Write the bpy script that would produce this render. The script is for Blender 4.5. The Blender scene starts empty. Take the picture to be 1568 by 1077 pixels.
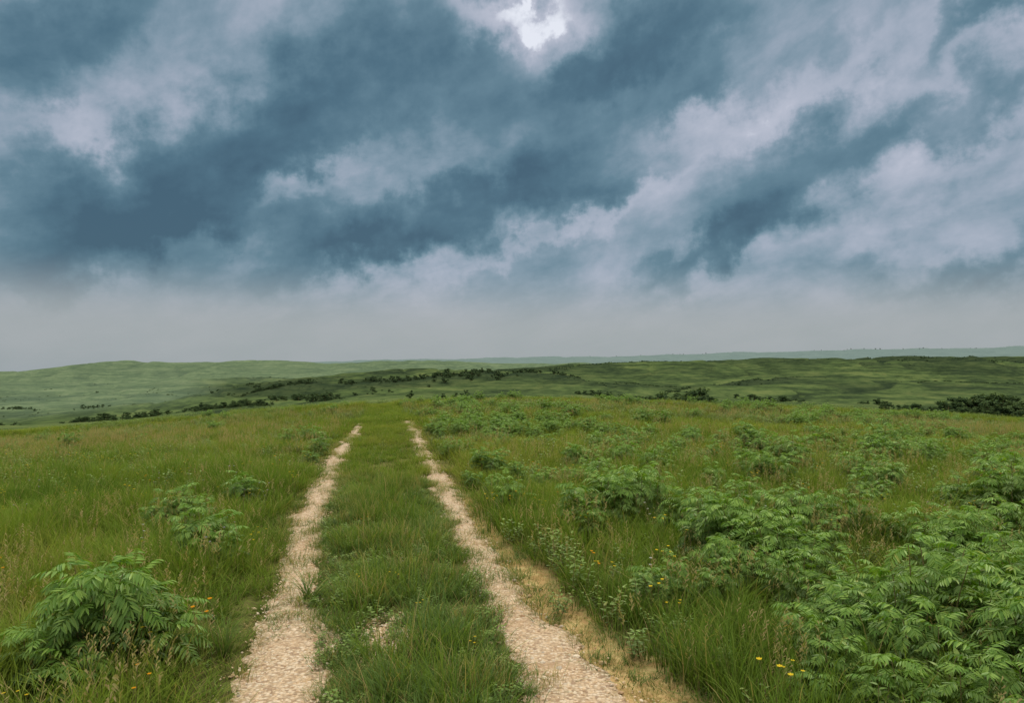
import bpy, math, random, bmesh
import numpy as np
from mathutils import Vector
random.seed(11)
rng = np.random.default_rng(11)
scene = bpy.context.scene
EYE = 1.95

# ------------------------------------------------------------------ noise
def vnoise(x, y, seed=0):
    xi = np.floor(x).astype(np.int64); yi = np.floor(y).astype(np.int64)
    xf = x - xi; yf = y - yi
    def h(a, b):
        n = (a * 374761393 + b * 668265263 + seed * 144269504) & 0xffffffff
        n = ((n ^ (n >> 13)) * 1274126177) & 0xffffffff
        return ((n ^ (n >> 16)) & 0xffff) / 65535.0
    u = xf * xf * (3 - 2 * xf); v = yf * yf * (3 - 2 * yf)
    a = h(xi, yi) * (1 - u) + h(xi + 1, yi) * u
    b = h(xi, yi + 1) * (1 - u) + h(xi + 1, yi + 1) * u
    return a * (1 - v) + b * v
def fbm(x, y, o=4, seed=0):
    s = 0; a = 1; t = 0
    for i in range(o):
        s = s + a * (vnoise(x * 2 ** i + 17.3 * i, y * 2 ** i - 9.1 * i, seed + i) * 2 - 1); t += a; a *= .5
    return s / t
def sst(a, b, x):
    t = np.clip((x - a) / (b - a), 0, 1); return t * t * (3 - 2 * t)

# ------------------------------------------------------------------ terrain
US = np.array([-.95, -.69, -.62, -.55, -.35, -.16, 0, .19, .41, .69, .95])
def slope(Y, rows): return [EYE - Y * (r - 572) / 1132 for r in rows]
ROWS = [(-1000, [0] * 11), (8, [0] * 11),
        (44, [-2.7, -1.95, -1.7, -1.4, -.62, -.05, .22, .02, -.40, -1.15, -1.9]),
        (120, [-14, -13, -12.5, -12, -9, -8, -7, -7.5, -9, -10, -11]),
        (320, slope(320, [665, 660, 656, 652, 642, 628, 622, 626, 634, 640, 642])),
        (470, slope(470, [654, 648, 644, 640, 620, 608, 606, 612, 616, 622, 622])),
        (640, slope(640, [640, 632, 628, 622, 588, 573, 574, 592, 580, 586, 588])),
        (790, slope(790, [628, 622, 618, 614, 606, 598, 594, 596, 592, 596, 592])),
        (1000, slope(1000, [615, 610, 607, 603, 594, 570, 559, 556, 551, 542, 536])),
        (1400, slope(1400, [592, 583, 590, 588, 580, 577, 572, 568, 564, 556, 552])),
        (1750, slope(1750, [597, 594, 595, 593, 587, 579, 574, 570, 566, 558, 554])),
        (2200, slope(2200, [573, 570, 562, 557, 555, 554, 556, 558, 556, 550, 545])),
        (3000, slope(3000, [590, 585, 582, 580, 575, 570, 566, 566, 562, 556, 552])),
        (4500, slope(4500, [574, 570, 567, 564, 558, 551, 548, 545, 538, 532, 529])),
        (7000, slope(7000, [600] * 11)), (20000, slope(20000, [600] * 11))]
UF = np.linspace(-1.1, 1.1, 441)
ker = np.hanning(25); ker /= ker.sum()
TAB = np.array([np.convolve(np.pad(np.interp(UF, US, zr), 12, mode='edge'), ker, mode='valid') for _, zr in ROWS])
YR = np.array([r[0] for r in ROWS], float)
def ravine(x, y):
    a = fbm(x / 130 + .25 * fbm(x / 60, y / 60, 2, 201), y / 230, 3, 200)
    b = fbm(x / 60, y / 110, 2, 205)
    return np.maximum(np.exp(-(a / .075) ** 2), .7 * np.exp(-(b / .05) ** 2))
def scrub(x, y):
    yw = y + 70 * fbm(x / 160, x * 0 + 2, 3, 210)
    ridge = np.maximum(np.exp(-((yw - 630) / 60) ** 2), np.exp(-((yw - 975) / 80) ** 2))
    ridge = np.maximum(ridge, .8 * np.exp(-((yw - 1400) / 90) ** 2))
    band = sst(-.15, .25, fbm(x / 90, y / 40, 4, 212) + .30 * ridge - .05)
    return band * (.35 + .65 * ridge)
def H(x, y):
    x = np.asarray(x, float); y = np.asarray(y, float)
    u = np.clip(x / np.maximum(y, 10), -1.05, 1.05)
    fi = (u + 1.1) / 2.2 * 440; i0 = np.clip(fi.astype(int), 0, 439); f = fi - i0
    yw = y + sst(350, 600, y) * 90 * fbm(x / 170, y / 900, 3, 17)
    r = np.clip(np.searchsorted(YR, yw) - 1, 0, len(YR) - 2)
    t = np.clip((yw - YR[r]) / (YR[r + 1] - YR[r]), 0, 1); t = t * t * (3 - 2 * t)
    z0 = TAB[r, i0] * (1 - f) + TAB[r, i0 + 1] * f
    z1 = TAB[r + 1, i0] * (1 - f) + TAB[r + 1, i0 + 1] * f
    z = z0 * (1 - t) + z1 * t
    far = sst(90, 350, y)
    z = z + far * (fbm(x / 190, y / 260, 4, 3) * np.minimum(.010 * y, 9) + fbm(x / 45, y / 80, 3, 8) * np.minimum(.003 * y, 2.8))
    z = z - far * ravine(x, y) * np.minimum(.008 * y, 7)
    z = z + sst(1500, 2200, y) * fbm(x / 420, y / 900, 3, 12) * 8
    near = 1 - far
    return z + near * (fbm(x / 3.1, y / 3.1, 2, 21) * .045 + fbm(x / 11, y / 11, 2, 31) * .12 * sst(3, 15, y))
def Hs(x, y): return float(H(np.array([x]), np.array([y]))[0])

YS = np.linspace(-6, 60, 661)
def smoothline(ys, xs):
    a = np.interp(YS, ys, xs); k = np.hanning(31); k /= k.sum()
    ap = np.concatenate([a[0] - (a[1]-a[0])*np.arange(15,0,-1), a, a[-1] + (a[-1]-a[-2])*np.arange(1,16)])
    return np.convolve(ap, k, mode='valid')
XLc = smoothline([-6, 2, 4.37, 6.73, 9.68, 17.2, 28.3, 40, 60], [1.2, -.80, -1.36, -1.944, -2.66, -4.05, -5.85, -7.9, -12.])
XRc = smoothline([-6, 2, 4.37, 5.84, 7.94, 9.68, 12.4, 17.2, 25, 32.5, 40, 60], [3., .98, .44, .10, -.33, -.64, -1.10, -1.98, -3.35, -4.7, -6.0, -10.])
def XL(y): return np.interp(y, YS, XLc)
def XR(y): return np.interp(y, YS, XRc)
def WL(y): return np.interp(y, [4, 7, 12, 20, 40], [.25, .18, .20, .20, .17]) + .05 * fbm(y * .7, y * 0 + 3, 2, 40)
def WR(y): return np.interp(y, [4, 5.5, 8, 12, 20, 40], [.32, .20, .15, .17, .16, .18]) + .06 * fbm(y * .8, y * 0 + 9, 2, 44)
def ragged(x, y): return .10 * fbm(x * 6, y * 6, 3, 50) + .15 * fbm(x * 1.7, y * 1.3, 2, 55)
def dL(x, y): return np.abs(x - XL(y)) - WL(y) + ragged(x, y) + .6 * sst(30, 34, y)
def dR(x, y): return np.abs(x - XR(y)) - WR(y) + ragged(x, y) + .6 * sst(33, 38, y)
def dmin(x, y): return np.minimum(dL(x, y), dR(x, y))
def dry_mask(x, y):
    dx = x - XR(y)
    w = np.interp(y, [3, 5, 7, 10, 14], [.60, .72, .62, .42, .2])
    return sst(-.3, .05, dx) * (1 - sst(w * .7, w * 1.15, dx + .16 * fbm(x * 2, y * 2, 2, 60))) * (1 - sst(11, 18, y))

# ------------------------------------------------------------------ node helpers
def newmat(name):
    m = bpy.data.materials.new(name); m.use_nodes = True
    nt = m.node_tree; nt.nodes.clear(); return m, nt
def N(nt, t, **kw):
    n = nt.nodes.new(t)
    for k, v in kw.items(): setattr(n, k, v)
    return n
def math_(nt, op, a, b=None, c=None, clamp=False):
    n = nt.nodes.new('ShaderNodeMath'); n.operation = op; n.use_clamp = clamp
    for i, v in enumerate((a, b, c)):
        if v is None: continue
        if isinstance(v, (int, float)): n.inputs[i].default_value = v
        else: nt.links.new(v, n.inputs[i])
    return n.outputs[0]
def mixc(nt, f, a, b, bt='MIX'):
    n = nt.nodes.new('ShaderNodeMix'); n.data_type = 'RGBA'; n.blend_type = bt
    for s, v in ((n.inputs[0], f), (n.inputs[6], a), (n.inputs[7], b)):
        if isinstance(v, (int, float)): s.default_value = v
        elif isinstance(v, tuple): s.default_value = v if len(v) == 4 else (*v, 1)
        else: nt.links.new(v, s)
    return n.outputs[2]
def noise(nt, vec, scale, detail=3, rough=.5, dist=0., dim='3D'):
    n = N(nt, 'ShaderNodeTexNoise', noise_dimensions=dim); n.inputs['Scale'].default_value = scale
    n.inputs['Detail'].default_value = detail; n.inputs['Roughness'].default_value = rough
    n.inputs['Distortion'].default_value = dist
    if vec is not None: nt.links.new(vec, n.inputs['Vector'])
    return n
def ramp(nt, fac, stops, interp='LINEAR'):
    n = N(nt, 'ShaderNodeValToRGB'); cr = n.color_ramp; cr.interpolation = interp
    while len(cr.elements) < len(stops): cr.elements.new(.5)
    for e, (p, c) in zip(cr.elements, stops):
        e.position = p; e.color = (*c, 1) if len(c) == 3 else c
    nt.links.new(fac, n.inputs[0]); return n.outputs[0]
def mrange(nt, v, a, b, c=0., d=1., smooth=True):
    n = N(nt, 'ShaderNodeMapRange'); n.interpolation_type = 'SMOOTHSTEP' if smooth else 'LINEAR'
    nt.links.new(v, n.inputs[0])
    for i, q in enumerate((a, b, c, d)): n.inputs[i + 1].default_value = q
    return n.outputs[0]
def leafy(nt, col, transl=.35, rough=.5, spec=.3, tint=(1.15, 1.2, .5)):
    if spec > .2:
        p = N(nt, 'ShaderNodeBsdfPrincipled'); nt.links.new(col, p.inputs['Base Color'])
        p.inputs['Roughness'].default_value = rough; p.inputs['Specular IOR Level'].default_value = spec
    else:
        p = N(nt, 'ShaderNodeBsdfDiffuse'); nt.links.new(col, p.inputs[0])
    t = N(nt, 'ShaderNodeBsdfTranslucent'); nt.links.new(mixc(nt, 1., col, tint, 'MULTIPLY'), t.inputs[0])
    m = N(nt, 'ShaderNodeMixShader'); m.inputs[0].default_value = transl
    nt.links.new(p.outputs[0], m.inputs[1]); nt.links.new(t.outputs[0], m.inputs[2])
    o = N(nt, 'ShaderNodeOutputMaterial'); nt.links.new(m.outputs[0], o.inputs[0])
def attr(nt, nm, inst=False):
    a = N(nt, 'ShaderNodeAttribute', attribute_name=nm)
    if inst: a.attribute_type = 'INSTANCER'
    return a.outputs['Fac']

# ------------------------------------------------------------------ materials
def mat_grass(name, stops, cc, root):
    m, nt = newmat(name)
    col = ramp(nt, attr(nt, 'tone', True), stops)
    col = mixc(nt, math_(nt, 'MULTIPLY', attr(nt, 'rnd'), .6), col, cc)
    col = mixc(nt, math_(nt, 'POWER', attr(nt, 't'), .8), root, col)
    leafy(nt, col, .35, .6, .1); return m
M_GRASS = mat_grass('grass_green', [(0, (.090, .18, .026)), (.35, (.16, .27, .034)), (.7, (.25, .335, .045)), (1, (.35, .375, .080))], (.28, .36, .075), (.045, .065, .014))
M_GRASSB = mat_grass('grass_bluish', [(0, (.105, .195, .05)), (.5, (.165, .26, .06)), (1, (.26, .33, .085))], (.23, .33, .12), (.045, .068, .018))
M_STRAW = mat_grass('grass_dry', [(0, (.44, .36, .15)), (1, (.38, .30, .12))], (.56, .48, .22), (.20, .15, .06))
M_SEED = mat_grass('grass_seedhead', [(0, (.33, .30, .12)), (1, (.42, .36, .16))], (.32, .22, .13), (.12, .15, .04))
def mat_leaf(name, ca, cb, cc):
    m, nt = newmat(name)
    oi = N(nt, 'ShaderNodeObjectInfo'); geo = N(nt, 'ShaderNodeNewGeometry')
    col = mixc(nt, oi.outputs['Random'], ca, cb)
    r = attr(nt, 'rnd')
    col = mixc(nt, math_(nt, 'MULTIPLY', math_(nt, 'POWER', r, 1.4), .95), col, cc)
    col = mixc(nt, mrange(nt, r, .975, .99, 0, .6), col, (.36, .34, .07))
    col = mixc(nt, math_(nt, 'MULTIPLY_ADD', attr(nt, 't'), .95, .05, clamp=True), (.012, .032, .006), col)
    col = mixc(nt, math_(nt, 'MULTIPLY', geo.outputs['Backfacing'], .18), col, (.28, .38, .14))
    leafy(nt, col, .30, .45, .3, (1.2, 1.15, .35)); return m
M_SUMAC = mat_leaf('sumac_leaf', (.070, .20, .014), (.125, .28, .020), (.28, .44, .065))
M_FORB = mat_leaf('forb_leaf', (.09, .19, .025), (.15, .27, .03), (.26, .35, .075))
m, nt = newmat('stem_bark')
col = ramp(nt, noise(nt, None, 30).outputs[0], [(.3, (.12, .09, .05)), (.7, (.22, .20, .08))]); leafy(nt, col, .05, .7, .1); M_STEM = m
def mat_plain(name, c):
    m, nt = newmat(name); col = ramp(nt, N(nt, 'ShaderNodeObjectInfo').outputs['Random'], [(0, c), (1, tuple(q * .75 for q in c))])
    leafy(nt, col, .3, .6, .1, (1, 1, 1)); return m
M_YEL = mat_plain('petal_yellow', (.80, .58, .04)); M_WHT = mat_plain('petal_white', (.55, .55, .48))
M_ORG = mat_plain('petal_orange', (.75, .32, .02)); M_PUR = mat_plain('petal_lilac', (.38, .30, .45))

m, nt = newmat('tree_foliage')
oi = N(nt, 'ShaderNodeObjectInfo')
geo = N(nt, 'ShaderNodeNewGeometry'); sp = N(nt, 'ShaderNodeSeparateXYZ'); nt.links.new(geo.outputs['Position'], sp.inputs[0])
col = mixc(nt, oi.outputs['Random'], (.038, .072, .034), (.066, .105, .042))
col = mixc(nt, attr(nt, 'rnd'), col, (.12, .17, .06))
col = mixc(nt, mrange(nt, sp.outputs[1], 250, 1800, .08, .9, False), col, (.084, .124, .090))  # aerial haze mixed into the leaf colour with distance
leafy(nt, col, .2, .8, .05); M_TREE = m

m, nt = newmat('prairie_ground')
geo = N(nt, 'ShaderNodeNewGeometry'); pos = geo.outputs['Position']
sp = N(nt, 'ShaderNodeSeparateXYZ'); nt.links.new(pos, sp.inputs[0]); Yc = sp.outputs[1]
n_a = noise(nt, pos, .6, 4, .65).outputs[0]; n_b = noise(nt, pos, 9, 4, .7).outputs[0]
near = mixc(nt, mrange(nt, n_b, .35, .65), (.070, .060, .025), (.11, .12, .035))
near = mixc(nt, mrange(nt, n_a, .5, .7), near, (.15, .15, .05))
dcol = mixc(nt, mrange(nt, n_b, .4, .65), (.40, .26, .12), (.50, .38, .18))
near = mixc(nt, attr(nt, 'dry'), near, dcol)
mp = N(nt, 'ShaderNodeMapping'); nt.links.new(pos, mp.inputs[0]); mp.inputs['Scale'].default_value = (.012, .0065, .22)
n_s = noise(nt, mp.outputs[0], 1.0, 6, .65, .8).outputs[0]
mp2 = N(nt, 'ShaderNodeMapping'); nt.links.new(pos, mp2.inputs[0]); mp2.inputs['Scale'].default_value = (.07, .03, .5)
n_t = noise(nt, mp2.outputs[0], 1.0, 5, .75).outputs[0]
midc = ramp(nt, math_(nt, 'ADD', math_(nt, 'MULTIPLY', n_s, .55), math_(nt, 'MULTIPLY', n_t, .45)),
            [(.40, (.030, .046, .023)), (.46, (.048, .073, .030)), (.52, (.074, .110, .040)), (.60, (.120, .150, .055))])
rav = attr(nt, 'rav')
midc = mixc(nt, math_(nt, 'MULTIPLY', rav, .92), midc, mixc(nt, mrange(nt, n_t, .4, .6), (.018, .030, .018), (.038, .055, .028)))  # fold shading painted into the ravines' colour, plus dark scrub cover
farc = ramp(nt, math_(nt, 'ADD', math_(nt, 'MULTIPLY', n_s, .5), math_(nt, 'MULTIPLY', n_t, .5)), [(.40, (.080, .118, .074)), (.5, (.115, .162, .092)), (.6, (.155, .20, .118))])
farc = mixc(nt, math_(nt, 'MULTIPLY', rav, .6), farc, (.060, .092, .064))  # same painted ravine shade and scrub, weaker on the far slopes
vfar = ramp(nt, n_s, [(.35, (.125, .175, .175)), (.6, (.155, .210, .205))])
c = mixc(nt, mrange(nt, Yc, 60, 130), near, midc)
c = mixc(nt, mrange(nt, Yc, 1050, 1700), c, farc)  # aerial haze put into the ground colour: paler, greyer greens further off
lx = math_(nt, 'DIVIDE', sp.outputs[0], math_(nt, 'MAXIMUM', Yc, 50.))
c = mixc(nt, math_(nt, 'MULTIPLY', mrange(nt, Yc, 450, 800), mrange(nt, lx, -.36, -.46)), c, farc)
c = mixc(nt, mrange(nt, Yc, 2500, 3800), c, vfar)  # farthest ridge gets its bluish haze as base colour
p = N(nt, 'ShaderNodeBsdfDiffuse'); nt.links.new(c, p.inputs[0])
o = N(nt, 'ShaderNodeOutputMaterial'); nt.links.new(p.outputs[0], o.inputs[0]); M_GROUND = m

m, nt = newmat('limestone_gravel')
geo = N(nt, 'ShaderNodeNewGeometry'); pos = geo.outputs['Position']
v1 = N(nt, 'ShaderNodeTexVoronoi'); v1.inputs['Scale'].default_value = 42; nt.links.new(pos, v1.inputs['Vector'])
sv = N(nt, 'ShaderNodeSeparateColor'); nt.links.new(v1.outputs['Color'], sv.inputs[0])
c = ramp(nt, sv.outputs[0], [(0, (.29, .19, .12)), (.3, (.49, .35, .22)), (.7, (.58, .44, .30)), (1, (.65, .54, .41))])
c = mixc(nt, mrange(nt, v1.outputs['Distance'], .35, .75, 0, .5), c, (.20, .13, .07))
big = noise(nt, pos, 1.6, 5, .65).outputs[0]
c = mixc(nt, mrange(nt, big, .50, .68, 0, .7), c, (.38, .24, .13))
p = N(nt, 'ShaderNodeBsdfPrincipled'); nt.links.new(c, p.inputs['Base Color']); p.inputs['Roughness'].default_value = .9
b = N(nt, 'ShaderNodeBump'); b.inputs['Strength'].default_value = .9; b.inputs['Distance'].default_value = .012; b.invert = True
nt.links.new(v1.outputs['Distance'], b.inputs['Height'])
nt.links.new(b.outputs[0], p.inputs['Normal'])
o = N(nt, 'ShaderNodeOutputMaterial'); nt.links.new(p.outputs[0], o.inputs[0]); M_GRAVEL = m
m, nt = newmat('limestone_pebble')
oi = N(nt, 'ShaderNodeObjectInfo')
c = ramp(nt, oi.outputs['Random'], [(0, (.32, .20, .12)), (.25, (.51, .36, .225)), (.6, (.62, .465, .315)), (.85, (.70, .59, .46)), (1, (.38, .32, .26))])
p = N(nt, 'ShaderNodeBsdfDiffuse'); nt.links.new(c, p.inputs[0])
o = N(nt, 'ShaderNodeOutputMaterial'); nt.links.new(p.outputs[0], o.inputs[0]); M_PEB = m

# ------------------------------------------------------------------ mesh helpers
class MB:
    def __init__(s): s.v = []; s.f = []; s.t = []; s.r = []; s.m = []
    def add(s, vs, fs, ts, r, mi):
        o = len(s.v); s.v += vs; s.t += ts; s.r += [r] * len(vs)
        s.f += [tuple(i + o for i in f) for f in fs]; s.m += [mi] * len(fs)
    def mesh(s, name, mats):
        me = bpy.data.meshes.new(name); me.from_pydata([tuple(v) for v in s.v], [], s.f)
        for a, d in (('t', s.t), ('rnd', s.r)):
            at = me.attributes.new(a, 'FLOAT', 'POINT'); at.data.foreach_set('value', d)
        for q in mats: me.materials.append(q)
        me.polygons.foreach_set('material_index', s.m); me.update(); return me
def hidden_obj(name, me, coll):
    o = bpy.data.objects.new(name, me); coll.objects.link(o); return o
def gridmesh(name, X, Yg, Z, mat, attrs=None):
    nr, nc = X.shape
    me = bpy.data.meshes.new(name)
    co = np.stack([X, Yg, Z], -1).reshape(-1, 3)
    idx = np.arange(nr * nc).reshape(nr, nc)
    q = np.stack([idx[:-1, :-1], idx[:-1, 1:], idx[1:, 1:], idx[1:, :-1]], -1).reshape(-1, 4)
    me.vertices.add(len(co)); me.vertices.foreach_set('co', co.ravel())
    me.loops.add(q.size); me.loops.foreach_set('vertex_index', q.ravel().astype(np.int32))
    me.polygons.add(len(q)); me.polygons.foreach_set('loop_start', np.arange(0, q.size, 4, dtype=np.int32))
    me.polygons.foreach_set('loop_total', np.full(len(q), 4, dtype=np.int32))
    me.polygons.foreach_set('use_smooth', np.ones(len(q), bool))
    me.update(calc_edges=True); me.validate()
    for k, d in (attrs or {}).items():
        a = me.attributes.new(k, 'FLOAT', 'POINT'); a.data.foreach_set('value', d.ravel().astype(np.float32))
    me.materials.append(mat)
    o = bpy.data.objects.new(name, me); scene.collection.objects.link(o); return o

rr = np.exp(np.linspace(math.log(4), math.log(7500), 900)) - 12
ss = np.linspace(-1.3, 1.3, 720)
S, Yg = np.meshgrid(ss, rr)
Xg = S * (Yg + 12)
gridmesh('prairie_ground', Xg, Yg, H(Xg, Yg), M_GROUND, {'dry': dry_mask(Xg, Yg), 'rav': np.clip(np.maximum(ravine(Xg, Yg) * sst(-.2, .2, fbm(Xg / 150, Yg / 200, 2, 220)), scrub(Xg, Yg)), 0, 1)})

def rut(XC, W, name, yend):
    ys = np.concatenate([np.arange(-4, 16, .04), np.arange(16, yend, .12)])
    K, Y2 = np.meshgrid(np.linspace(-1, 1, 13), ys)
    c = XC(Y2); w = (W(Y2) + .05) * (1 - .8 * sst(yend - 6, yend, Y2))
    edge = 1 + .4 * fbm(Y2 * 5 + np.sign(K) * 40, np.sign(K) * 3 + 0 * Y2, 3, 70) + .45 * fbm(Y2 * 1.1 + np.sign(K) * 9, 0 * Y2, 2, 71)
    X2 = c + K * w * edge
    gridmesh(name, X2, Y2, H(X2, Y2) + .014 * (1 - K ** 2) + .003 - .02 * (np.abs(K) > .99), M_GRAVEL)
rut(XL, WL, 'gravel_track', 33); rut(XR, WR, 'gravel_track.001', 37)

# ------------------------------------------------------------------ scatter via geometry nodes
def make_scatter(name, P, R, Sc, I, coll):
    P = np.concatenate(P); R = np.concatenate(R); Sc = np.concatenate(Sc); I = np.concatenate(I)
    me = bpy.data.meshes.new(name); n = len(P)
    tone = .43 + .6 * fbm(P[:, 0] / 4.2, P[:, 1] / 5.5, 3, 301) + .45 * fbm(P[:, 0] / .8, P[:, 1] / .8, 2, 305) + rng.normal(0, .15, n)
    tone = tone + .20 * sst(9, 28, P[:, 1]) - .08
    me.vertices.add(n); me.vertices.foreach_set('co', P.astype(np.float32).ravel())
    a = me.attributes.new('rot', 'FLOAT_VECTOR', 'POINT'); a.data.foreach_set('vector', R.astype(np.float32).ravel())
    a = me.attributes.new('scl', 'FLOAT_VECTOR', 'POINT'); a.data.foreach_set('vector', Sc.astype(np.float32).ravel())
    a = me.attributes.new('idx', 'INT', 'POINT'); a.data.foreach_set('value', I.astype(np.int32))
    a = me.attributes.new('tone', 'FLOAT', 'POINT'); a.data.foreach_set('value', np.clip(tone, 0, 1).astype(np.float32))
    ob = bpy.data.objects.new(name, me); scene.collection.objects.link(ob)
    ng = bpy.data.node_groups.new(name + '_nodes', 'GeometryNodeTree')
    ng.interface.new_socket('Geometry', in_out='INPUT', socket_type='NodeSocketGeometry')
    ng.interface.new_socket('Geometry', in_out='OUTPUT', socket_type='NodeSocketGeometry')
    gi = ng.nodes.new('NodeGroupInput'); go = ng.nodes.new('NodeGroupOutput')
    ci = ng.nodes.new('GeometryNodeCollectionInfo'); ci.inputs[0].default_value = coll
    ci.inputs['Separate Children'].default_value = True; ci.inputs['Reset Children'].default_value = True
    ip = ng.nodes.new('GeometryNodeInstanceOnPoints'); ip.inputs['Pick Instance'].default_value = True
    def na(nm, t):
        q = ng.nodes.new('GeometryNodeInputNamedAttribute'); q.data_type = t; q.inputs[0].default_value = nm; return q.outputs[0]
    e = ng.nodes.new('FunctionNodeEulerToRotation')
    L = ng.links.new
    L(gi.outputs[0], ip.inputs['Points']); L(ci.outputs[0], ip.inputs['Instance'])
    L(na('idx', 'INT'), ip.inputs['Instance Index']); L(na('rot', 'FLOAT_VECTOR'), e.inputs[0]); L(e.outputs[0], ip.inputs['Rotation'])
    L(na('scl', 'FLOAT_VECTOR'), ip.inputs['Scale']); L(ip.outputs[0], go.inputs[0])
    md = ob.modifiers.new('scatter', 'NODES'); md.node_group = ng
    print(name, n); return ob

# ------------------------------------------------------------------ grass tufts
def blade(mb, bx, by, az, h, w, bend, mi, segs=4, curl=.25):
    d = (math.cos(az), math.sin(az)); wa = az + math.pi / 2 + random.uniform(-.7, .7)
    wx, wy = math.cos(wa), math.sin(wa)
    vs = []; ts = []; fs = []
    for i in range(segs):
        s = i / segs; q = bend * h * s * s; z = h * (s - curl * bend * s * s * s)
        ww = w * .5 * (1 - .75 * s ** 2)
        cx, cy = bx + d[0] * q, by + d[1] * q
        vs += [Vector((cx - wx * ww, cy - wy * ww, z)), Vector((cx + wx * ww, cy + wy * ww, z))]; ts += [s, s]
        if i: k = 2 * i; fs.append((k - 2, k - 1, k + 1, k))
    vs.append(Vector((bx + d[0] * bend * h, by + d[1] * bend * h, h * (1 - curl * bend)))); ts.append(1.)
    k = 2 * (segs - 1); fs.append((k, k + 1, k + 2))
    mb.add(vs, fs, ts, random.random(), mi)
def tuft(n, rad, h0, h1, w0, w1, b0, b1, dry=.06, segs=4):
    mb = MB()
    for i in range(n):
        r = rad * math.sqrt(random.random()); a = random.uniform(0, 6.283)
        az = a + random.uniform(-1.2, 1.2)
        blade(mb, r * math.cos(a), r * math.sin(a), az, h0 + (h1 - h0) * random.random() ** 1.3, random.uniform(w0, w1),
              random.uniform(b0, b1), 1 if random.random() < dry else 0, segs)
    return mb
def seedstalks(n, rad, h0, h1):
    mb = MB()
    for i in range(n):
        r = rad * math.sqrt(random.random()); a = random.uniform(0, 6.283); h = random.uniform(h0, h1)
        az = random.uniform(0, 6.28); bx, by = r * math.cos(a), r * math.sin(a)
        blade(mb, bx, by, az, h, .003, .25, 2, 4)
        tx, ty = bx + math.cos(az) * .2 * h, by + math.sin(az) * .2 * h
        for j in range(9):
            b = random.uniform(0, 6.28); z = h * (.74 + .025 * j)
            e = Vector((math.cos(b), math.sin(b), .9)) * .02
            c0 = Vector((tx * .8 + bx * .2, ty * .8 + by * .2, z))
            mb.add([c0, c0 + e + Vector((.005, 0, 0)), c0 + e * 1.1 + Vector((-.005, .003, .004))], [(0, 1, 2)], [1., 1., 1.], random.random(), 2)
    return mb
GC = bpy.data.collections.new('grass_sources'); mats = [M_GRASS, M_STRAW, M_SEED]; matsB = [M_GRASSB, M_STRAW, M_SEED]
k = 0
def reg(mb, nm, mt):
    global k
    hidden_obj('v%02d_%s' % (k, nm), mb.mesh(nm, mt), GC); k += 1
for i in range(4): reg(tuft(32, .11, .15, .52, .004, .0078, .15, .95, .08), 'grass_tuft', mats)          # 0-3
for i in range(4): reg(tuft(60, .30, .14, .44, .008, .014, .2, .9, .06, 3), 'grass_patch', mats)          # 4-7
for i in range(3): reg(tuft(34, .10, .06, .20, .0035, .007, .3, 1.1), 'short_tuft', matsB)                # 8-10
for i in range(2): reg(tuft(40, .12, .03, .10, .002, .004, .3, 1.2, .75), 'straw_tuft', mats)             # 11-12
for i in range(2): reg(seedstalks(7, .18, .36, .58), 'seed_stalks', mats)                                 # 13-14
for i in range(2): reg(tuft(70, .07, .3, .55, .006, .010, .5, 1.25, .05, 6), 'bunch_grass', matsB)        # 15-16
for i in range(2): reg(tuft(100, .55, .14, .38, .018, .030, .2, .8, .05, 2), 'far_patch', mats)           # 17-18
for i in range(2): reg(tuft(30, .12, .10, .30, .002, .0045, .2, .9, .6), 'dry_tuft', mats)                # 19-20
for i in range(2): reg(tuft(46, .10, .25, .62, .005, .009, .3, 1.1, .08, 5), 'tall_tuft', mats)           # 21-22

P = []; R = []; SC = []; I = []
def reset():
    global P, R, SC, I
    P = []; R = []; SC = []; I = []
def put(x, y, idx, s, sz=None, tilt=.12):
    n = len(x); z = H(x, y) - .01
    P.append(np.stack([x, y, z], -1))
    R.append(np.stack([rng.uniform(-tilt, tilt, n), rng.uniform(-tilt, tilt, n), rng.uniform(0, 6.283, n)], -1))
    sz = s if sz is None else sz
    SC.append(np.stack([s, s, sz], -1)); I.append(idx)
def samp(dens, y0, y1, hw=.76, ex=2.0):
    A = hw * (y1 * y1 - y0 * y0) + 2 * ex * (y1 - y0); n = int(A * dens)
    y = y0 + (y1 - y0) * rng.random(n * 3)
    wmax = hw * y1 + ex; keep = rng.random(n * 3) < (hw * y + ex) / wmax; y = y[keep][:n]
    x = (rng.random(len(y)) * 2 - 1) * (hw * y + ex); return x, y
def center(x, y): return (x > XL(y)) & (x < XR(y))
def hmod(x, y): return .80 + .70 * fbm(x / 1.5, y / 1.5, 3, 90) + .25 * fbm(x / 7, y / 7, 2, 95)
def near_grass(dens, y0, y1, lo, hi):
    x, y = samp(dens, y0, y1)
    d = dmin(x, y); dr = dry_mask(x, y)
    ok = (d > .05) & (~center(x, y)) & (rng.random(len(x)) > dr * 1.3)
    x, y, d = x[ok], y[ok], d[ok]
    s = hmod(x, y) * (.40 + .60 * sst(0, .6, d)) * rng.uniform(.75, 1.25, len(x))
    idx = rng.integers(lo, hi + 1, len(x))
    edge = (d < .35) & (rng.random(len(x)) < .4); idx[edge] = rng.integers(19, 21, edge.sum())
    put(x, y, idx, np.clip(s, .4, 1.5) * .2 + .75, np.clip(s, .22, 1.5))
near_grass(72, 1.8, 9, 0, 3); near_grass(28, 9, 15, 0, 3)
near_grass(12, 9, 30, 4, 7)
near_grass(4.5, 28, 60, 4, 7); near_grass(1.2, 50, 76, 17, 18)
x, y = samp(5, 2.5, 26); ok = (dmin(x, y) > .45) & (~center(x, y)) & (fbm(x / 2.2, y / 2.2, 2, 96) > .02) & (dry_mask(x, y) < .3); x, y = x[ok], y[ok]
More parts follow.
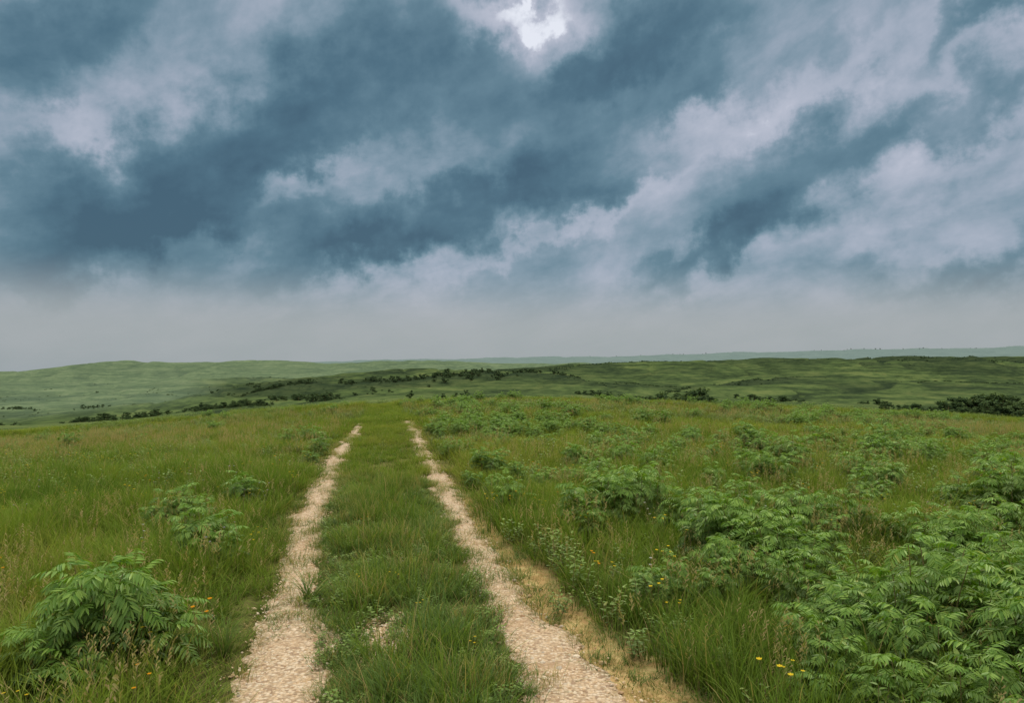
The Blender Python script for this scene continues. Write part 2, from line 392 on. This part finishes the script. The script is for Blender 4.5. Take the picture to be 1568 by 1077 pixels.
put(x, y, rng.integers(21, 23, len(x)), rng.uniform(.7, 1., len(x)), rng.uniform(.6, 1., len(x)))
x, y = samp(120, 1.8, 14, .5, 2.2); d = dmin(x, y)
bare = np.exp(-(((x + .91) / .28) ** 2 + ((y - 5.6) / .42) ** 2))
ok = center(x, y) & (d > -.03) & (rng.random(len(x)) > bare * 1.3) & (fbm(x * 1.6, y * 1.6, 2, 98) > -.34); x, y, d = x[ok], y[ok], d[ok]
s = (.5 + .75 * sst(0, .5, d)) * (1 + .8 * fbm(x * 1.1, y * 1.1, 2, 97))
idx = rng.integers(8, 11, len(x)); q = (rng.random(len(x)) < .22) & (d > .15); idx[q] = rng.integers(0, 4, q.sum())
q2 = (rng.random(len(x)) < .10); idx[q2] = rng.integers(19, 21, q2.sum())
s = np.where(q, s * .62, s); put(x, y, idx, s * .3 + .7, s)
x, y = samp(22, 14, 50, .3, 2.2); d = dmin(x, y); ok = center(x, y) & (d > -.03)
x, y = x[ok], y[ok]; s = rng.uniform(.25, .6, len(x)); put(x, y, rng.integers(4, 8, len(x)), s * 0 + .55, s)
x, y = samp(190, 2, 16, .2, 2.2); dr = dry_mask(x, y); d = dR(x, y)
ok = (rng.random(len(x)) < dr * .85) & (d > -.04); x, y = x[ok], y[ok]
idx = rng.integers(11, 13, len(x)); q = rng.random(len(x)) < .25; idx[q] = rng.integers(8, 11, q.sum())
put(x, y, idx, rng.uniform(.6, 1.2, len(x)), rng.uniform(.3, .85, len(x)))
x, y = samp(75, 2, 30, .35, 2.2); d = dmin(x, y); ok = (d > -.15) & (d < .08) & (fbm(x * 1.5, y * 1.5, 2, 99) > -.2); x, y = x[ok], y[ok]
idx = np.where(rng.random(len(x)) < .6, rng.integers(8, 11, len(x)), rng.integers(19, 21, len(x)))
put(x, y, idx, rng.uniform(.4, .9, len(x)), rng.uniform(.3, .8, len(x)))
x, y = samp(40, 30, 42, .3, 1.); ok = (np.abs(dmin(x, y) - .3) < .5); x, y = x[ok], y[ok]; put(x, y, rng.integers(4, 8, len(x)), np.full(len(x), .6), rng.uniform(.3, .6, len(x)))
x, y = samp(4, 2, 40); ok = (dmin(x, y) > .3) & (~center(x, y)) & (fbm(x / 4, y / 4, 2, 99) > -.2); x, y = x[ok], y[ok]
put(x, y, rng.integers(13, 15, len(x)), rng.uniform(.75, 1.1, len(x)))
bx = np.array([-.40, -.55, -2.0, -1.75, 1.2, 1.9, -3.4, 1.15, 3.1, -.95]); by = np.array([5.35, 5.75, 5.2, 6.4, 7.6, 8.6, 7.0, 4.8, 6.2, 8.9])
put(bx, by, rng.integers(15, 17, len(bx)), rng.uniform(.6, .9, len(bx)), rng.uniform(.5, .75, len(bx)))
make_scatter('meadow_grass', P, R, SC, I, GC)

# ------------------------------------------------------------------ pebbles
PC = bpy.data.collections.new('pebble_sources')
for i in range(5):
    bm = bmesh.new(); bmesh.ops.create_icosphere(bm, subdivisions=1, radius=1)
    for v in bm.verts: v.co = v.co * random.uniform(.72, 1.15); v.co.z *= .55; v.co.x *= random.uniform(1., 1.15)
    me = bpy.data.meshes.new('pebble'); bm.to_mesh(me); bm.free(); me.materials.append(M_PEB)
    hidden_obj('pebble_%d' % i, me, PC)
reset()
def pebs(XC, W, n, y0, y1, smin, smax, spread=1.15):
    y = y0 + (y1 - y0) * rng.random(n) ** 1.4
    x = XC(y) + np.clip(rng.normal(0, .55, n), -1.7, 1.7) * W(y) * spread
    s = smin + (smax - smin) * rng.random(n) ** 3
    P.append(np.stack([x, y, H(x, y) + .012], -1)); R.append(rng.uniform(-.5, .5, (n, 3)) * np.array([1, 1, 6.28]))
    SC.append(np.stack([s, s, s], -1)); I.append(rng.integers(0, 5, n))
pebs(XL, WL, 13000, 2.5, 18, .004, .016); pebs(XR, WR, 13500, 2.5, 18, .004, .016)
pebs(XL, WL, 250, 3, 20, .015, .028); pebs(XR, WR, 350, 3, 20, .015, .035)
n = 900; x = -.91 + rng.normal(0, .14, n); y = 5.6 + rng.normal(0, .22, n); s = rng.uniform(.005, .018, n)
P.append(np.stack([x, y, H(x, y) + .006], -1)); R.append(rng.uniform(-.5, .5, (n, 3))); SC.append(np.stack([s, s, s], -1)); I.append(rng.integers(0, 5, n))
make_scatter('gravel_stones', P, R, SC, I, PC)

# ------------------------------------------------------------------ sumac shrubs
UP = Vector((0, 0, 1))
def leaflet(mb, b, a, nrm, L, w, t, mi=0):
    a = a.normalized(); wv = a.cross(nrm)
    if wv.length < 1e-3: wv = Vector((1, 0, 0))
    wv.normalize(); nn = wv.cross(a).normalized()
    if nn.z < 0: nn = -nn; wv = -wv
    r = random.random(); dr = random.uniform(.1, .4) * L
    m1 = b + a * L * .33 - nn * w * .22 - UP * dr * .1; m2 = b + a * L * .68 - nn * w * .2 - UP * dr * .45
    tip = b + a * L * .97 - UP * dr
    vs = [b, m1 + wv * w * .5 + nn * w * .22, m1, m1 - wv * w * .5 + nn * w * .22,
          m2 + wv * w * .38 + nn * w * .18, m2, m2 - wv * w * .38 + nn * w * .18, tip]
    mb.add(vs, [(0, 2, 1), (0, 3, 2), (1, 2, 5, 4), (2, 3, 6, 5), (4, 5, 7), (5, 6, 7)], [t] * 8, r, mi)
def tube(mb, pts, r0, r1, mi, n=5):
    vs = []; fs = []
    for i, p in enumerate(pts):
        r = r0 + (r1 - r0) * i / (len(pts) - 1)
        for j in range(n):
            a = 6.283 * j / n; vs.append(p + Vector((math.cos(a) * r, math.sin(a) * r, 0)))
        if i:
            for j in range(n):
                q = (i - 1) * n; fs.append((q + j, q + (j + 1) % n, q + n + (j + 1) % n, q + n + j))
    mb.add(vs, fs, [.3] * len(vs), .2, mi)
def comp_leaf(mb, base, az, el, L, droop, pairs, ll, lw, t):
    p = base.copy(); steps = pairs + 2; pts = [p.copy()]; az0 = az; bendaz = random.uniform(-.5, .5)
    rl = random.uniform(-.5, .5)
    for i in range(steps):
        e = el - droop * (i / steps) ** 1.2; az = az0 + bendaz * i / steps
        T = Vector((math.cos(az) * math.cos(e), math.sin(az) * math.cos(e), math.sin(e)))
        p = p + T * (L / steps); pts.append(p.copy())
        if i < 2: continue
        side = Vector((math.sin(az), -math.cos(az), 0)); nr = side.cross(T).normalized()
        side = (side + nr * rl).normalized()
        k = math.sin(math.pi * min(1, (i + .8) / (steps + .8))) * .45 + .6
        for sg in (-1, 1):
            a = side * sg * .85 + T * random.uniform(.35, .65) - UP * random.uniform(.1, .45)
            leaflet(mb, p, a, nr + side * sg * -.15, ll * k * random.uniform(.85, 1.15), lw * k, t)
    leaflet(mb, p, T - UP * .2, nr, ll * .8, lw * .8, t)
    vs = []; fs = []
    for i, q in enumerate(pts):
        vs += [q + Vector((0, 0, .0015)), q - Vector((.002, .001, .0015))]
        if i: fs.append((2 * i - 2, 2 * i - 1, 2 * i + 1, 2 * i))
    mb.add(vs, fs, [.6] * len(vs), .5, 0)
def sumac(stems, ht, spread, seed):
    random.seed(seed); mb = MB()
    for s in range(stems):
        a = random.uniform(0, 6.283); r = spread * math.sqrt(random.random())
        b = Vector((r * math.cos(a), r * math.sin(a), -.03)); h = ht * random.uniform(.45, 1.0)
        lean = random.uniform(.0, .3); ln = Vector((math.cos(a), math.sin(a), 0)) * lean * h
        pts = [b + Vector((0, 0, h * f)) + ln * f * f + Vector((random.uniform(-.012, .012), random.uniform(-.012, .012), 0)) for f in (0, .25, .5, .75, 1)]
        tube(mb, pts, .006, .003, 1)
        nl = random.randint(10, 14); az = random.uniform(0, 6.28)
        for l in range(nl):
            f = .28 + .72 * ((l + 1) / nl) ** .8; az += 2.4 + random.uniform(-.4, .4)
            i = min(3, int(f * 4)); q = pts[i].lerp(pts[i + 1], f * 4 - i) if f < 1 else pts[4]
            el = random.uniform(.35, 1.0) + .6 * max(0, f - .7)
            L = random.uniform(.18, .30) * (1.15 - .6 * max(0, f - .5))
            comp_leaf(mb, q, az, el, L, random.uniform(.9, 2.0), random.randint(7, 9), .074, .0195, .05 + .95 * f ** 1.8)
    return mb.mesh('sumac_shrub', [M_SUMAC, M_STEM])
SM = [sumac(8, .80, .20, 1), sumac(5, .70, .14, 2), sumac(11, .88, .32, 3), sumac(4, .60, .10, 4), sumac(7, .66, .23, 5), sumac(3, .74, .10, 6)]
SH = [(-2.72, 4.75, 1.05, 0), (-2.45, 4.95, 1.05, 1), (-3.05, 4.75, .9, 3), (-2.62, 4.4, .8, 3), (-3.0, 5.1, 1., 5), (-2.55, 5.05, 1.0, 4), (-3.05, 7.5, .95, 1), (-2.9, 7.4, .8, 3), (-3.2, 7.6, .85, 4), (-4.2, 9.3, .8, 1), (-4.0, 9.6, .75, 3), (-4.4, 9.5, .7, 4), (-3.95, 11.0, .85, 1), (-4.1, 11.2, .8, 3),
      (.05, 10.4, .9, 1), (1.0, 9.3, 1., 4), (1.45, 9.5, 1.1, 0), (.75, 9.0, .85, 3), (1.2, 9.0, 1., 5), (.95, 8.7, .7, 1), (1.55, 9.1, .9, 2), (1.9, 8.7, .85, 1), (2.2, 8.5, .9, 4), (2.1, 8.2, .9, 3), (1.75, 9.9, .9, 4),
      (2.3, 7.3, 1.05, 0), (2.0, 7.0, .9, 1), (2.65, 7.7, 1., 4), (2.45, 6.9, 1., 5), (2.1, 7.6, .9, 2), (2.7, 7.1, .9, 1), (1.3, 6.3, .65, 4), (1.65, 6.2, .7, 1), (1.95, 6.5, .7, 0), (2.55, 6.5, .85, 1), (2.3, 6.1, .7, 4),
      (3.9, 8.6, .85, 4), (3.5, 8.5, .8, 1), (4.2, 8.3, .75, 3), (3.3, 8.9, .8, 0), (2.9, 9.3, .8, 4), (3.1, 7.4, .75, 1),
      (4.15, 7.2, .9, 0), (4.5, 7.0, .85, 1), (4.0, 6.7, .8, 4), (6.4, 9.5, 1.05, 2), (6.0, 10.0, .95, 1), (6.8, 9.9, 1., 0), (4.75, 6.6, .9, 1), (5.0, 7.6, .9, 3), (5.4, 8.2, .9, 0), (4.6, 7.9, .8, 4),
      (2.35, 4.95, .8, 0), (2.85, 5.0, .95, 2), (3.35, 5.1, .95, 0), (2.0, 4.6, .7, 1), (2.5, 4.45, .8, 4), (3.0, 4.4, .9, 0), (3.75, 5.4, .9, 2), (2.2, 4.1, .75, 3), (2.7, 3.95, .75, 4), (3.3, 4.6, .95, 1),
      (3.15, 4.0, .8, 2), (2.35, 3.8, .65, 4), (2.6, 4.8, .9, 5), (3.1, 4.8, .9, 5), (2.75, 5.7, .85, 1), (3.3, 5.9, .8, 4), (3.9, 6.1, .7, 1), (2.3, 5.5, .75, 3), (1.85, 4.3, .6, 4), (3.6, 5.0, .9, 4), (3.0, 5.4, .85, 4), (3.5, 5.6, .8, 0), (4.2, 5.9, .8, 0), (2.5, 5.3, .8, 1), (2.1, 4.9, .7, 4),
      (4.3, 12.2, .95, 0), (4.0, 12.6, .8, 4), (5.2, 14.0, 1., 2), (4.6, 14.4, .9, 1), (7.6, 15.0, 1., 0), (7.1, 14.6, .9, 4), (8.4, 17.0, 1.1, 2), (5.8, 18, 1.1, 0), (3.3, 12.0, .8, 1), (6.0, 12.6, .95, 4), (2.6, 13.5, .8, 4), (1.2, 14.5, .8, 1), (2.0, 17, .9, 4), (7.8, 12.0, .9, 0), (8.6, 12.8, .95, 4), (4.9, 10.4, .8, 4), (5.6, 11.2, .85, 0), (3.4, 10.6, .7, 1)]
random.seed(5)
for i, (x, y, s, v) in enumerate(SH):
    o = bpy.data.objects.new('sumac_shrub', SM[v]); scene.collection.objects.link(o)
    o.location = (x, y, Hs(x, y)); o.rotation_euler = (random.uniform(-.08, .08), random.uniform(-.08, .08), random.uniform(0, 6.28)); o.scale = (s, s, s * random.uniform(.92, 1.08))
SCc = bpy.data.collections.new('sumac_sources')
for i, me in enumerate(SM): hidden_obj('sumac_src_%d' % i, me, SCc)
def forb(seed, h, n, ll, lw):
    random.seed(seed); mb = MB()
    for s in range(n):
        a = random.uniform(0, 6.28); hh = h * random.uniform(.5, 1); b = Vector((random.uniform(-.07, .07), random.uniform(-.07, .07), 0))
        tip = b + Vector((math.cos(a) * hh * .35, math.sin(a) * hh * .35, hh))
        tube(mb, [b, b.lerp(tip, .5) + Vector((0, 0, .02)), tip], .003, .0015, 1, 3)
        for l in range(12):
            f = .25 + .75 * l / 11; az = l * 2.4 + a
            leaflet(mb, b.lerp(tip, f), Vector((math.cos(az), math.sin(az), random.uniform(0, .8))), UP, ll * random.uniform(.7, 1.1), lw, .3 + .7 * f)
    return mb
FC = bpy.data.collections.new('forb_sources'); fm = [M_FORB, M_STEM, M_YEL, M_WHT, M_ORG, M_PUR]
def petals(mb, h, n, mi, r, k=6):
    for s in range(n):
        a = random.uniform(0, 6.28); hh = h * random.uniform(.7, 1); b = Vector((random.uniform(-.08, .08), random.uniform(-.08, .08), 0))
        tip = b + Vector((math.cos(a) * .05, math.sin(a) * .05, hh)); tube(mb, [b, tip], .002, .0015, 1, 3)
        for j in range(k):
            z = 6.283 * j / k; e = Vector((math.cos(z), math.sin(z), .25)); f = Vector((-math.sin(z), math.cos(z), 0))
            mb.add([tip, tip + e * r * .7 + f * r * .35, tip + e * r, tip + e * r * .7 - f * r * .35], [(0, 1, 2, 3)], [1.] * 4, .5, mi)
for i in range(3): hidden_obj('f%02d_forb' % i, forb(20 + i, .30, 6, .055, .022).mesh('forb', fm), FC)
for i in range(2): hidden_obj('f%02d_forb' % (3 + i), forb(30 + i, .16, 6, .035, .02).mesh('forb', fm), FC)
for i, mi in enumerate((2, 3, 4, 5)):
    mb = forb(40 + i, .2, 2, .04, .012); petals(mb, .46, 3, mi, .015 if mi != 5 else .012); hidden_obj('f%02d_flower' % (5 + i), mb.mesh('wildflower', fm), FC)
reset()
def fclear(x, y): return dmin(x, y) > .18
x, y = samp(4.6, 2, 40); ok = fclear(x, y) & (fbm(x / 5, y / 5, 2, 120) + .25 * (x > 0) > -.08); x, y = x[ok], y[ok]
put(x, y, rng.integers(0, 3, len(x)), rng.uniform(.6, 1.4, len(x)) * np.where(center(x, y), .45, 1))
x, y = samp(26, 2, 12, .5); ok = center(x, y) & (dmin(x, y) > 0); x, y = x[ok], y[ok]
put(x, y, rng.integers(3, 5, len(x)), rng.uniform(.5, 1., len(x)))
x, y = samp(5, 30, 55); ok = fclear(x, y) & (fbm(x / 5, y / 5, 2, 121) > .05); x, y = x[ok], y[ok]
put(x, y, rng.integers(0, 3, len(x)), rng.uniform(.9, 1.6, len(x)))
make_scatter('prairie_forbs', P, R, SC, I, FC)
reset()
x, y = samp(1.7, 2.5, 42); ok = fclear(x, y) & (fbm(x / 3, y / 3, 2, 130) > -.25); x, y = x[ok], y[ok]
put(x, y, rng.choice([5, 6, 7, 8], len(x), p=[.68, .10, .12, .10]), rng.uniform(.75, 1.2, len(x)) * np.where(center(x, y), .55, 1))
make_scatter('wildflowers', P, R, SC, I, FC)
reset()
x, y = samp(1.45, 11, 46, .76, 1); ok = fclear(x, y) & (~center(x, y)) & (rng.random(len(x)) < np.where(x > XR(y), .85, .10)) & (fbm(x / 3.2, y / 3.2, 2, 140) > -.05)
x, y = x[ok], y[ok]; put(x, y, rng.integers(0, 6, len(x)), rng.uniform(.45, .9, len(x)))
for cx, cy, n, s in [(-.9, 23, 6, .9), (1.6, 24, 7, .9), (-3.0, 38, 12, 1.1), (-2.2, 37, 7, 1.), (-1.4, 25, 5, .9), (-10.6, 42, 3, .8), (12, 30, 8, 1.), (17, 36, 8, 1.), (8, 21, 6, .9), (11, 19, 6, .9), (-14, 34, 3, .9), (14, 24, 7, .9), (4, 28, 6, .9)]:
    x = cx + rng.normal(0, .7, n); y = cy + rng.normal(0, .7, n); put(x, y, rng.integers(0, 6, n), rng.uniform(.6, 1., n) * s)
make_scatter('sumac_thicket', P, R, SC, I, SCc)

# ------------------------------------------------------------------ distant trees
def tree(seed, h, rad, low, nleaf, ls):
    random.seed(seed); mb = MB(); lobes = []
    tube(mb, [Vector((0, 0, -.5)), Vector((.1, 0, h * .3)), Vector((.2, .1, h * .7))], .25 * h / 7, .08, 1, 6)
    for i in range(9):
        a = random.uniform(0, 6.28); r = rad * random.uniform(.1, .8); z = h * random.uniform(low, .90)
        c = Vector((r * math.cos(a), r * math.sin(a), z)); lobes.append((c, rad * random.uniform(.25, .5)))
        tube(mb, [Vector((.1, 0, h * .3)), Vector((.1, 0, h * .3)).lerp(c, .6) + Vector((0, 0, .2)), c], .07, .03, 1, 4)
    for i in range(nleaf):
        c, r = random.choice(lobes)
        d = Vector((random.gauss(0, 1), random.gauss(0, 1), random.gauss(0, 1))).normalized()
        p = c + Vector((d.x, d.y, d.z * .8)) * r * random.random() ** .4
        u = Vector((random.gauss(0, 1), random.gauss(0, 1), random.gauss(0, .6))).normalized(); w = u.cross(d)
        w = w.normalized() if w.length > .01 else Vector((1, 0, 0)); s = ls * random.uniform(.6, 1.2)
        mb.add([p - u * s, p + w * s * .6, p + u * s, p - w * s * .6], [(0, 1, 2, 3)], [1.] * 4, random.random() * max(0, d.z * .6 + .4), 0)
    return mb.mesh('tree', [M_TREE, M_STEM])
TC = bpy.data.collections.new('tree_sources')
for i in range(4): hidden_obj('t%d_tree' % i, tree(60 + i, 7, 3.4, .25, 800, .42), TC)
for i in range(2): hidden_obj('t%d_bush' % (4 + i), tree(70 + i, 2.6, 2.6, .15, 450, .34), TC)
reset()
def grove(cx, cy, rx, ry, n, s0, s1, lo=0, hi=6):
    x = cx + rng.normal(0, rx, n); y = cy + rng.normal(0, ry, n); s = s0 + (s1 - s0) * rng.random(n) ** 1.6
    P.append(np.stack([x, y, H(x, y) - .5 * s], -1)); R.append(np.stack([0 * x, 0 * x, rng.uniform(0, 6.28, n)], -1))
    SC.append(np.stack([s * 1.15, s * 1.15, s * rng.uniform(.65, .95, n)], -1)); I.append(rng.integers(lo, hi, n))
grove(80, 345, 5.5, 8, 18, 1.0, 1.9, 0, 4); grove(73, 338, 8, 6, 18, .6, 1.2, 0, 6); grove(88, 385, 9, 10, 26, .6, 1.3)
grove(-36, 430, 10, 14, 14, .3, .8); grove(-44, 600, 22, 14, 50, .4, 1.0); grove(-150, 500, 14, 10, 20, .5, 1.0); grove(-135, 510, 28, 8, 40, .3, .7)
grove(232, 350, 10, 8, 24, 1.1, 2.1, 0, 4); grove(212, 345, 14, 8, 30, .6, 1.2); grove(185, 340, 18, 5, 34, .4, .9)
def treeline(x0, y0, x1, y1, wig, n, s0, s1, lo=2, thr=-.1):
    t = rng.random(n); t = t[fbm(t * 9, t * 0 + x0, 2, 400) > thr]
    x = x0 + (x1 - x0) * t + rng.normal(0, 3, len(t)); y = y0 + (y1 - y0) * t + wig * np.sin(t * 9 + x0) + rng.normal(0, 5, len(t))
    s = s0 + (s1 - s0) * rng.random(len(t)) ** 2.5
    P.append(np.stack([x, y, H(x, y) - .4 * s], -1)); R.append(np.stack([0 * x, 0 * x, rng.uniform(0, 6.28, len(x))], -1)); SC.append(np.stack([s * 1.1, s * 1.1, s * .75], -1)); I.append(rng.integers(lo, 6, len(x)))
treeline(-330, 400, -110, 470, 14, 520, .35, .9, 2, -.3); treeline(-520, 720, -230, 690, 20, 260, .3, .7); treeline(-220, 600, 60, 625, 16, 520, .3, .8, 2, -.2)
treeline(40, 470, 260, 480, 14, 420, .3, .85, 2, -.15); treeline(60, 640, 480, 640, 25, 300, .25, .7, 4); treeline(-90, 960, 700, 975, 30, 600, .3, .7, 4)
treeline(110, 540, 210, 760, 12, 260, .3, .7, 4, -.6)
treeline(-800, 1380, -250, 1420, 40, 160, .5, 1.0, 4); treeline(-700, 1150, -380, 950, 60, 160, .4, .8, 4)
treeline(300, 4450, 3000, 4480, 100, 90, .8, 1.6)
def brush(n, y0, y1, keep, s0, s1, lo, hi, sd):
    y = rng.uniform(y0, y1, n); x = rng.uniform(-.75, .75, n) * y
    ok = ((ravine(x, y) > .65) & (fbm(x / 150, y / 200, 2, 220) > .08) & (fbm(x / 70, y / 120, 2, sd) > 0) | (scrub(x, y) > .7)) & (rng.random(n) < keep); x, y = x[ok], y[ok]
    s = s0 + (s1 - s0) * rng.random(len(x)) ** 2.5
    P.append(np.stack([x, y, H(x, y) - .3], -1)); R.append(np.stack([0 * x, 0 * x, rng.uniform(0, 6.28, len(x))], -1)); SC.append(np.stack([s, s, s * rng.uniform(.5, .8, len(x))], -1)); I.append(rng.integers(lo, hi, len(x)))
brush(14000, 420, 1100, .6, .2, .6, 4, 6, 150)
brush(2000, 1200, 1700, .5, .35, .8, 4, 6, 151)
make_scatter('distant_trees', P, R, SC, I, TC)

# ------------------------------------------------------------------ sky
W = bpy.data.worlds.new('World'); scene.world = W; W.use_nodes = True; nt = W.node_tree; nt.nodes.clear()
tc = N(nt, 'ShaderNodeTexCoord'); nv = N(nt, 'ShaderNodeVectorMath', operation='NORMALIZE'); nt.links.new(tc.outputs['Generated'], nv.inputs[0])
D = nv.outputs[0]; sp = N(nt, 'ShaderNodeSeparateXYZ'); nt.links.new(D, sp.inputs[0]); dx, dy, dz = sp.outputs
az = math_(nt, 'ARCTAN2', dx, dy); el = math_(nt, 'ARCSINE', dz)
cm = N(nt, 'ShaderNodeCombineXYZ'); nt.links.new(az, cm.inputs[0]); nt.links.new(el, cm.inputs[1])
def vm(op, a, b=None, s=None):
    n = N(nt, 'ShaderNodeVectorMath', operation=op)
    nt.links.new(a, n.inputs[0])
    if b is not None:
        if isinstance(b, tuple): n.inputs[1].default_value = b
        else: nt.links.new(b, n.inputs[1])
    if s is not None: n.inputs['Scale'].default_value = s
    return n
w1 = noise(nt, cm.outputs[0], 7., 2, .5, 0, '2D')
w2 = noise(nt, cm.outputs[0], 17., 5, .6, 0, '2D').outputs[0]
o1 = vm('SCALE', vm('SUBTRACT', w1.outputs['Color'], (.5, .5, .5)).outputs[0], s=.09).outputs[0]
w2c = math_(nt, 'SUBTRACT', w2, .5)
oc = N(nt, 'ShaderNodeCombineXYZ'); nt.links.new(math_(nt, 'MULTIPLY', w2c, -.06), oc.inputs[0]); nt.links.new(math_(nt, 'MULTIPLY', w2c, .10), oc.inputs[1])
wp = vm('ADD', vm('ADD', cm.outputs[0], o1).outputs[0], oc.outputs[0]).outputs[0]
wp = vm('MULTIPLY', wp, (1, 1, 0)).outputs[0]
mpp = N(nt, 'ShaderNodeMapping', vector_type='TEXTURE'); mpp.inputs['Rotation'].default_value = (0, 0, math.radians(20)); mpp.inputs['Scale'].default_value = (1.6, 1., 1)
cv = N(nt, 'ShaderNodeCombineXYZ'); nt.links.new(az, cv.inputs[0])
nt.links.new(math_(nt, 'POWER', math_(nt, 'MAXIMUM', el, 0.), .75), cv.inputs[1]); nt.links.new(cv.outputs[0], mpp.inputs[0])
c1 = noise(nt, mpp.outputs[0], 6.5, 6, .57, .25, '2D').outputs[0]
c2 = noise(nt, mpp.outputs[0], 19., 5, .6, .0, '2D').outputs[0]
val = math_(nt, 'MULTIPLY_ADD', math_(nt, 'SUBTRACT', c1, .5), .66, .61)
val = math_(nt, 'MULTIPLY_ADD', math_(nt, 'SUBTRACT', c2, .5), .36, val)
BL = [(560, 130, 300, 95, 25, -.34), (340, 255, 190, 70, 30, -.30), (680, 325, 290, 42, 20, -.46), (600, 385, 90, 24, 10, -.30), (90, 45, 180, 60, 20, -.30),
      (1000, 55, 150, 60, 25, -.34), (1220, 265, 110, 75, 40, -.32), (1120, 385, 130, 28, 25, -.36), (1430, 170, 130, 38, 15, -.34), (1500, 15, 120, 26, 15, -.34), (880, 130, 120, 40, 20, -.20),
      (1500, 405, 150, 28, 10, -.28), (80, 330, 170, 75, 10, -.26), (1050, 145, 45, 28, 35, -.24), (330, 345, 190, 30, 10, -.24), (960, 265, 100, 28, 20, -.24), (170, 410, 150, 22, 5, -.20),
      (790, 5, 75, 32, 10, .64), (840, 65, 45, 35, 60, .24), (1260, 115, 190, 24, 20, .14), (1380, 75, 120, 22, 20, .12), (1080, 190, 160, 26, 12, .12), (110, 195, 60, 26, 10, .26),
      (225, 105, 55, 85, -25, .12), (470, 275, 95, 20, 35, .20), (1420, 285, 200, 24, 32, .08), (870, 345, 230, 16, 24, .18), (330, 400, 200, 18, 5, .08),
      (1250, 340, 140, 18, 30, .08), (1560, 60, 80, 40, 20, .06)]
for (px, py, a, b, rot, amp) in BL:
    u = (px - 784) / 1132; v = (572 - py) / 1132; A = math.atan(u); E = math.atan(v * math.cos(A))
    mp = N(nt, 'ShaderNodeMapping', vector_type='TEXTURE'); nt.links.new(wp, mp.inputs[0])
    cs = math.cos(A)
    mp.inputs['Location'].default_value = (A, E, 0); mp.inputs['Rotation'].default_value = (0, 0, math.radians(rot)); mp.inputs['Scale'].default_value = (a * 1.15 / 1132 * cs, b * 1.15 / 1132 * cs, 1)
    dt = vm('DOT_PRODUCT', mp.outputs[0], mp.outputs[0]).outputs['Value']
    g = math_(nt, 'EXPONENT', math_(nt, 'MULTIPLY', math_(nt, 'POWER', dt, 1.2), -1.))
    val = math_(nt, 'MULTIPLY_ADD', g, amp, val)
cc = ramp(nt, math_(nt, 'ADD', val, 0., clamp=True), [(0, (.045, .105, .155)), (.18, (.068, .148, .205)), (.36, (.115, .212, .275)), (.52, (.215, .305, .38)), (.68, (.355, .41, .50)), (.86, (.48, .51, .605)), (1, (.80, .83, .91))])
hz = mrange(nt, el, math.radians(8.5), math.radians(3))
hc = ramp(nt, mrange(nt, el, 0, math.radians(12), 0, 1, False), [(0, (.325, .37, .39)), (.4, (.38, .40, .412)), (1, (.37, .405, .445))])
cc = mixc(nt, math_(nt, 'MULTIPLY', hz, .88), cc, hc)
ov = mrange(nt, el, math.radians(31), math.radians(52))
bk = mrange(nt, dy, .2, -.5, 0, .6)
f = math_(nt, 'MAXIMUM', ov, math_(nt, 'MULTIPLY', bk, mrange(nt, el, 0.05, .3)))
cc = mixc(nt, f, cc, mixc(nt, math_(nt, 'ADD', val, 0., clamp=True), (1.2, 1.17, 1.06), (1.95, 1.85, 1.58)))
bg = N(nt, 'ShaderNodeBackground'); nt.links.new(cc, bg.inputs[0]); bg.inputs[1].default_value = 1.
SUN_EL = math.radians(58); SUN_AZ = math.radians(8)
sk = N(nt, 'ShaderNodeTexSky', sky_type='NISHITA'); sk.sun_disc = False; sk.sun_elevation = SUN_EL; sk.sun_rotation = SUN_AZ
bg2 = N(nt, 'ShaderNodeBackground'); nt.links.new(sk.outputs[0], bg2.inputs[0]); bg2.inputs[1].default_value = .1
mx = N(nt, 'ShaderNodeMixShader'); mx.inputs[0].default_value = .06
nt.links.new(bg.outputs[0], mx.inputs[1]); nt.links.new(bg2.outputs[0], mx.inputs[2])
wo = N(nt, 'ShaderNodeOutputWorld'); nt.links.new(mx.outputs[0], wo.inputs[0])

sun = bpy.data.lights.new('sun', 'SUN'); sun.energy = 1.5; sun.angle = math.radians(18); sun.color = (1, .94, .80)
so = bpy.data.objects.new('sun', sun); scene.collection.objects.link(so)
dirv = Vector((math.sin(SUN_AZ) * math.cos(SUN_EL), math.cos(SUN_AZ) * math.cos(SUN_EL), math.sin(SUN_EL)))
so.rotation_euler = dirv.to_track_quat('Z', 'Y').to_euler(); so.location = (0, 20, 60)

cam = bpy.data.cameras.new('camera'); cam.lens = 26; cam.sensor_width = 36; cam.clip_start = .05; cam.clip_end = 30000
co = bpy.data.objects.new('camera', cam); scene.collection.objects.link(co)
co.location = (0, 0, EYE); co.rotation_euler = (math.radians(90 + 1.695), 0, 0)
scene.camera = co
scene.view_settings.view_transform = 'Standard'; scene.view_settings.look = 'None'; scene.view_settings.exposure = 0
